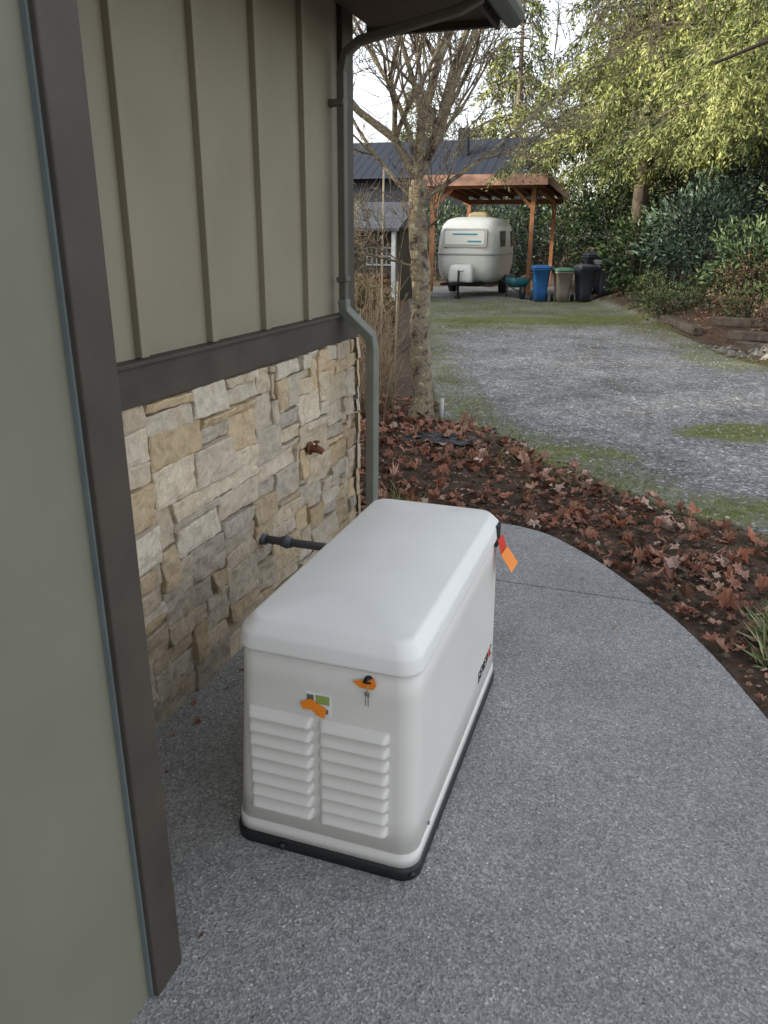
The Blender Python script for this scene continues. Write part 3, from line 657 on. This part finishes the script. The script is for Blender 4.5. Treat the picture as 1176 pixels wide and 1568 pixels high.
mb=MB(); mb.box(-2.2,2.24,-.63,-.585,3.46,3.80); mb.add([(2.205,-.58,3.52),(2.245,-.58,3.52),(2.245,6.2,3.24),(2.205,6.2,3.24),(2.205,-.58,3.80),(2.245,-.58,3.80),(2.245,6.2,3.50),(2.205,6.2,3.50)],[(0,3,2,1),(4,5,6,7),(0,1,5,4),(1,2,6,5),(2,3,7,6),(3,0,4,7)])
mb.obj('fascia',simple('fascia_wood',(.30,.17,.12),.8,.2,4,.2),cp)

# ------------------------------------------------------------------ camper
fg=simple('fiberglass_shell',(.78,.77,.69),.3,.04,3,.02,.002,40,0,.5)
tr=empty('camper_trailer',(-5.95,27.5,-.02),math.radians(0))
def sgn(a,p): return math.copysign(abs(a)**p,a)
mb=MB(); a_,b_,c_=1.05,1.95,1.08; zc=1.40; nU=44
e1,e2=.42,.40
NV=28
rings=[]
for j in range(1,NV):
    ph=-math.pi/2+math.pi*j/NV; ring=[]
    k1=sgn(math.cos(ph),e1); zz=zc+c_*sgn(math.sin(ph),e1)
    for i in range(nU):
        t=2*math.pi*i/nU
        yy=b_*k1*sgn(math.sin(t),e2); xx=a_*k1*sgn(math.cos(t),e2)
        if zz>zc: 
            sl=(zz-zc)/c_; yy*=1-.13*sl**1.5; xx*=1-.07*sl**1.5
        else:
            sl=(zc-zz)/c_; yy*=1-.10*sl**2; xx*=1-.06*sl**2
        ring.append((xx,yy,zz))
    rings.append(ring)
mb.loft(rings); mb.obj('shell',fg,tr)
def ringat(z,o):
    s_=abs((z-zc)/c_); ph=math.asin(min(1,s_**(1/e1))); k1=math.cos(ph)**e1
    return [(a_*k1*sgn(math.cos(2*math.pi*i/nU),e2)*(1+o),(b_*k1*sgn(math.sin(2*math.pi*i/nU),e2))*(1+o*.5),z) for i in range(nU)]
mb=MB(); mb.loft([ringat(1.36,-.01),ringat(1.345,.018),ringat(1.305,.018),ringat(1.29,-.01)]); mb.obj('belt_seam',simple('belt_trim',(.42,.42,.39),.4,.05,4,0),tr)
bl=simple('teal_stripe',(.05,.30,.36),.5,.1,4,0); glass=simple('dark_glass',(.03,.035,.04),.12,.1,3,0,spec=.6)
mb=MB()
def plate(x0,x1,z0,z1,y,mi,rad=.06,t=.03,lean=.10):
    o=[]
    for cx,cz,a0 in ((x1-rad,z1-rad,0),(x0+rad,z1-rad,90),(x0+rad,z0+rad,180),(x1-rad,z0+rad,270)):
        for k in range(5):
            th=math.radians(a0+22.5*k); o.append((cx+rad*math.cos(th),cz+rad*math.sin(th)))
    n=len(o); v=[(p[0],y+(p[1]-z0)*lean,p[1]) for p in o]+[(p[0],y+t+(p[1]-z0)*lean,p[1]) for p in o]
    mb.add(v,[tuple(range(n)),tuple(range(2*n-1,n-1,-1))]+[(i,n+i,n+(i+1)%n,(i+1)%n) for i in range(n)],mi=mi)
plate(-.72,.72,1.54,2.10,-1.98,0,t=.14); plate(-.64,.64,1.62,2.03,-1.990,1,t=.02,lean=.10)
plate(-.40,.42,1.91,1.955,-1.970,2,.01,.02); plate(.1,.55,1.69,1.74,-1.990,2,.01,.02)
mb.obj('front_stoneguard',[simple('guard_edge',(.50,.48,.42),.4,.04,3,0),simple('guard_face',(.78,.76,.66),.4,.04,3,0),bl],tr)
mb=MB()
for (y0,y1,z0,z1) in ((-1.2,-.5,1.55,2.05),(.6,1.2,1.55,2.05)):
    for sx in (-1,1): mb.box(*(sorted((sx*1.0,sx*1.06))),y0,y1,z0,z1)
mb.obj('side_windows',glass,tr,bevel=.02)
mb=MB()
for sx in (-1,1): mb.tube([(sx*.78,.35,.33),(sx*1.0,.35,.33)],.32,20)
mb.obj('wheels',blk,tr)
mb=MB()
mb.tube([(-.6,-1.3,.42),(0,-2.75,.45)],0,4,sq=(.04,.05),smooth=False); mb.tube([(.6,-1.3,.42),(0,-2.75,.45)],0,4,sq=(.04,.05),smooth=False)
mb.tube([(0,-2.6,.04),(0,-2.6,.85)],.035,8); mb.tube([(0,-2.6,.0),(0,-2.6,.05)],.11,12); mb.tube([(0,-2.6,.80),(.16,-2.6,.84)],.015,6); mb.tube([(0,-2.7,.47),(0,-2.95,.47)],.055,8)
mb.box(-.85,.85,-1.6,1.7,.32,.40)
mb.obj('tongue_and_jack',blk,tr)
mb=MB(); rg=[]
for z,i in ((.48,0),(.55,-.02),(.85,-.01),(.97,.03),(1.02,.10)): rg.append(rr(-.38+i,.38-i,-2.42+i,-1.98,.10 if i<.1 else .06,z,5))
mb.loft(rg); mb.obj('propane_cover',fg,tr)
mb=MB(); mb.loft([rr(-.25,.45,-.6,.4,.1,2.40),rr(-.22,.42,-.55,.35,.1,2.58),rr(-.1,.3,-.4,.2,.1,2.64)]); mb.obj('roof_vent',simple('vent_tan',(.30,.24,.13),.5,.1,3,0),tr)

# ------------------------------------------------------------------ bins
def binobj(name,r_,f_,cb_,cl_,h=1.0,w=.52):
    x,y,z=at(r_,f_); e=empty(name,(x,y,z),.32+random.uniform(-.2,.2)); mb=MB()
    def q(i,z): return rr(-w/2+i,w/2-i,-w*.58+i,w*.58-i,.08,z,4)
    mb.loft([q(.09,.03),q(.07,.3),q(.01,h-.1),q(-.02,h-.09),q(-.02,h-.05),q(0,h-.045)]); mb.tube([(-.2,w*.58+.03,h-.09),(.2,w*.58+.03,h-.09)],.018,8)
    mb.obj('body',cb_,e)
    mb=MB(); mb.loft([q(-.03,h-.043),q(-.035,h-.01),q(-.01,h+.02),q(.08,h+.05),q(.16,h+.06)]); mb.obj('lid',cl_,e)
    mb=MB()
    for sx in (-1,1): mb.tube([(sx*(w/2-.05),w*.5,.12),(sx*(w/2+.0),w*.5,.12)],.12,14)
    mb.obj('wheels',blk,e)
blue=simple('blue_plastic',(.02,.11,.30),.45,.1,4,0); tan=simple('tan_plastic',(.22,.19,.155),.5,.1,4,0); green=simple('green_plastic',(.06,.15,.10),.5,.1,4,0); dk=simple('charcoal_plastic',(.045,.05,.065),.5,.1,4,0)
binobj('recycling_bin',4.75,24.6,blue,blue,1.02); binobj('yard_waste_bin',5.38,24.4,tan,green,.95)
binobj('garbage_bin',6.05,24.5,dk,dk,1.05); binobj('garbage_bin',6.68,24.6,dk,dk,1.02); binobj('garbage_bin',6.6,25.8,dk,dk,1.22)
x,y,z=at(4.25,25.9); e=empty('wheelbarrow',(x,y,z),.5)
teal=simple('teal_plastic',(.02,.13,.15),.5,.1,4,0)
mb=MB(); mb.loft([rr(-.2,.2,-.3,.3,.08,.35,4),rr(-.32,.32,-.45,.45,.1,.62,4)]); mb.obj('tub',teal,e)
mb=MB(); mb.tube([(-.04,-.5,.2),(.04,-.5,.2)],.2,16); 
for sx in (-1,1): mb.tube([(sx*.05,-.5,.2),(sx*.28,.0,.38),(sx*.3,.8,.55)],.018,6); mb.tube([(sx*.24,.2,.38),(sx*.26,.3,0)],.016,6)
mb.obj('frame_and_wheel',blk,e)

# ------------------------------------------------------------------ dark house beyond
dh=empty('dark_metal_roof_house')
wallD=simple('dark_siding',(.016,.019,.026),.7,.15,3,.1,spec=.2)
mb=MB(); mb.box(-26,-6.4,38.5,46,-.1,4.6); mb.obj('walls',wallD,dh)
mb=MB(); mb.add([(-26.5,37.9,4.45),(-6,37.9,4.45),(-6,42.2,6.5),(-26.5,42.2,6.5),(-26.5,46.6,4.45),(-6,46.6,4.45)],[(0,1,2,3),(3,2,5,4),(1,5,2),(0,3,4)])
for i in range(46):
    px=-26.3+.45*i; mb.add([(px,37.88,4.47),(px+.03,37.88,4.47),(px+.03,42.2,6.56),(px,42.2,6.56),(px,37.88,4.42),(px+.03,37.88,4.42)],[(0,1,2,3),(0,4,5,1)])
mb.obj('roof',metalR,dh)
mb=MB(); mb.box(-9.9,-9.4,40.2,40.6,5.4,6.8);mb.obj('chimney',wallD,dh)
mb=MB()
for px in (-18,-15.4,-12.2): mb.box(px,px+1.1,38.44,38.49,1.0,2.4)
mb.obj('windows',glass,dh)
sh=empty('garden_shed'); tanw=simple('shed_siding',(.12,.10,.075),.8,.15,3,.1); white=simple('white_trim',(.62,.62,.60),.6,.05,3,0); grey=simple('grey_shingle',(.12,.12,.125),.9,.15,6,.3)
X1=-7.35
mb=MB(); mb.box(-12,X1-.15,23.6,26,-.1,2.15); mb.obj('walls',tanw,sh)
mb=MB(); mb.add([(-12.3,22.7,2.05),(X1+.1,22.7,2.05),(X1+.1,24.8,2.85),(-12.3,24.8,2.85),(-12.3,26.5,2.1),(X1+.1,26.5,2.1),(-12.3,22.7,1.97),(X1+.1,22.7,1.97)],[(0,1,2,3),(3,2,5,4),(1,5,2),(0,6,7,1)]); mb.obj('roof',grey,sh)
mb=MB()
for (a0,a1) in ((-8.55,-7.75),(-9.8,-9.0)):
    for k in range(6): q=a0+(a1-a0)*k/5; mb.box(q-.02,q+.02,23.54,23.58,1.0,1.5)
    for zz in (1.0,1.25,1.5): mb.box(a0-.02,a1+.02,23.53,23.545,zz-.025,zz+.025)
for q in (X1-.1,-9.9): mb.box(q-.06,q+.06,22.8,22.9,0,2.0)
mb.obj('white_lattice_window',white,sh)
mb=MB()
for i in range(7):
    for j in range(5):
        mb.tube([(-8.9+i*.17+.05*(j%2),23.2,.08+j*.15),(-8.9+i*.17+.05*(j%2),23.5,.08+j*.15)],.075,8)
mb.obj('firewood_stack',simple('firewood',(.28,.15,.08),.9,.4,9,.3))

# ------------------------------------------------------------------ timbers at right bank
tie=simple('weathered_timber',(.085,.068,.052),.9,.45,9,.6,.015,25)
tw=empty('railroad_tie_wall')
def tiebox(r0,f0,r1,f1,z,name):
    a_=Vector(W(r0,f0,z)); b_=Vector(W(r1,f1,z)); mb=MB(); mb.tube([a_,a_.lerp(b_,.5)+Vector((.01,.01,.01)),b_],0,4,sq=(.09,.075),smooth=False); mb.obj(name,tie,tw,bevel=.015)
tiebox(6.45,18.3,6.2,15.6,.08,'tie_low_far')
tiebox(6.15,13.7,8.0,11.9,.06,'tie_low'); tiebox(6.1,13.95,8.3,12.1,.22,'tie_mid'); tiebox(6.0,14.5,8.8,12.7,.40,'tie_top')
def rockpts(n):
    r=5.8+rng.uniform(0,1,n)*1.2; f=13.4-(r-6.0)*1.0+rng.normal(0,.3,n); return yard(r,f,.01)
pebbles('bank_rocks',120,rockpts,.03,.10,stoneL,[(.15,.14,.12),(.11,.10,.09),(.21,.20,.17)])
r=rng.uniform(6.2,9.5,1500); f=rng.uniform(9.5,19,1500)
scatter_leaves('bank_leaves',yard(r,f,.02),.06,.13)

# ------------------------------------------------------------------ light, sky, camera
w=bpy.data.worlds.new('World'); scene.world=w; w.use_nodes=True; nt=w.node_tree
bg=nt.nodes['Background']; sky=nt.nodes.new('ShaderNodeTexSky'); sky.sky_type='NISHITA'; sky.sun_disc=False
sx,sy=-.9,-.43; el=21
sky.sun_elevation=math.radians(el); sky.sun_rotation=math.atan2(sx,sy)%(2*math.pi); sky.dust_density=3.0; sky.air_density=1.0; sky.ozone_density=1.0
hs=nt.nodes.new('ShaderNodeHueSaturation'); hs.inputs['Saturation'].default_value=.34
L(nt,sky.outputs[0],hs.inputs['Color']); L(nt,hs.outputs[0],bg.inputs[0]); bg.inputs[1].default_value=.52
sl=bpy.data.lights.new('sun','SUN'); sl.energy=5; sl.angle=math.radians(.5); sl.color=(1,.90,.72)
so=bpy.data.objects.new('sun',sl); col.objects.link(so)
hv=Vector((sx,sy,0)).normalized()*math.cos(math.radians(el)); v=Vector((hv.x,hv.y,math.sin(math.radians(el))))
so.rotation_euler=v.to_track_quat('Z','Y').to_euler()
cam=bpy.data.cameras.new('camera'); co_=bpy.data.objects.new('camera',cam); col.objects.link(co_)
cam.sensor_width=36; cam.lens=27.05; cam.clip_end=2000; cam.clip_start=.05
co_.matrix_world=Matrix.Translation((0,0,1.8))@Matrix.Rotation(math.radians(18.6),4,'Z')@Matrix.Rotation(math.radians(70.35),4,'X')@Matrix.Rotation(math.radians(.45),4,'Z')
scene.camera=co_
scene.view_settings.view_transform='Standard'; scene.view_settings.look='None'; scene.view_settings.exposure=0
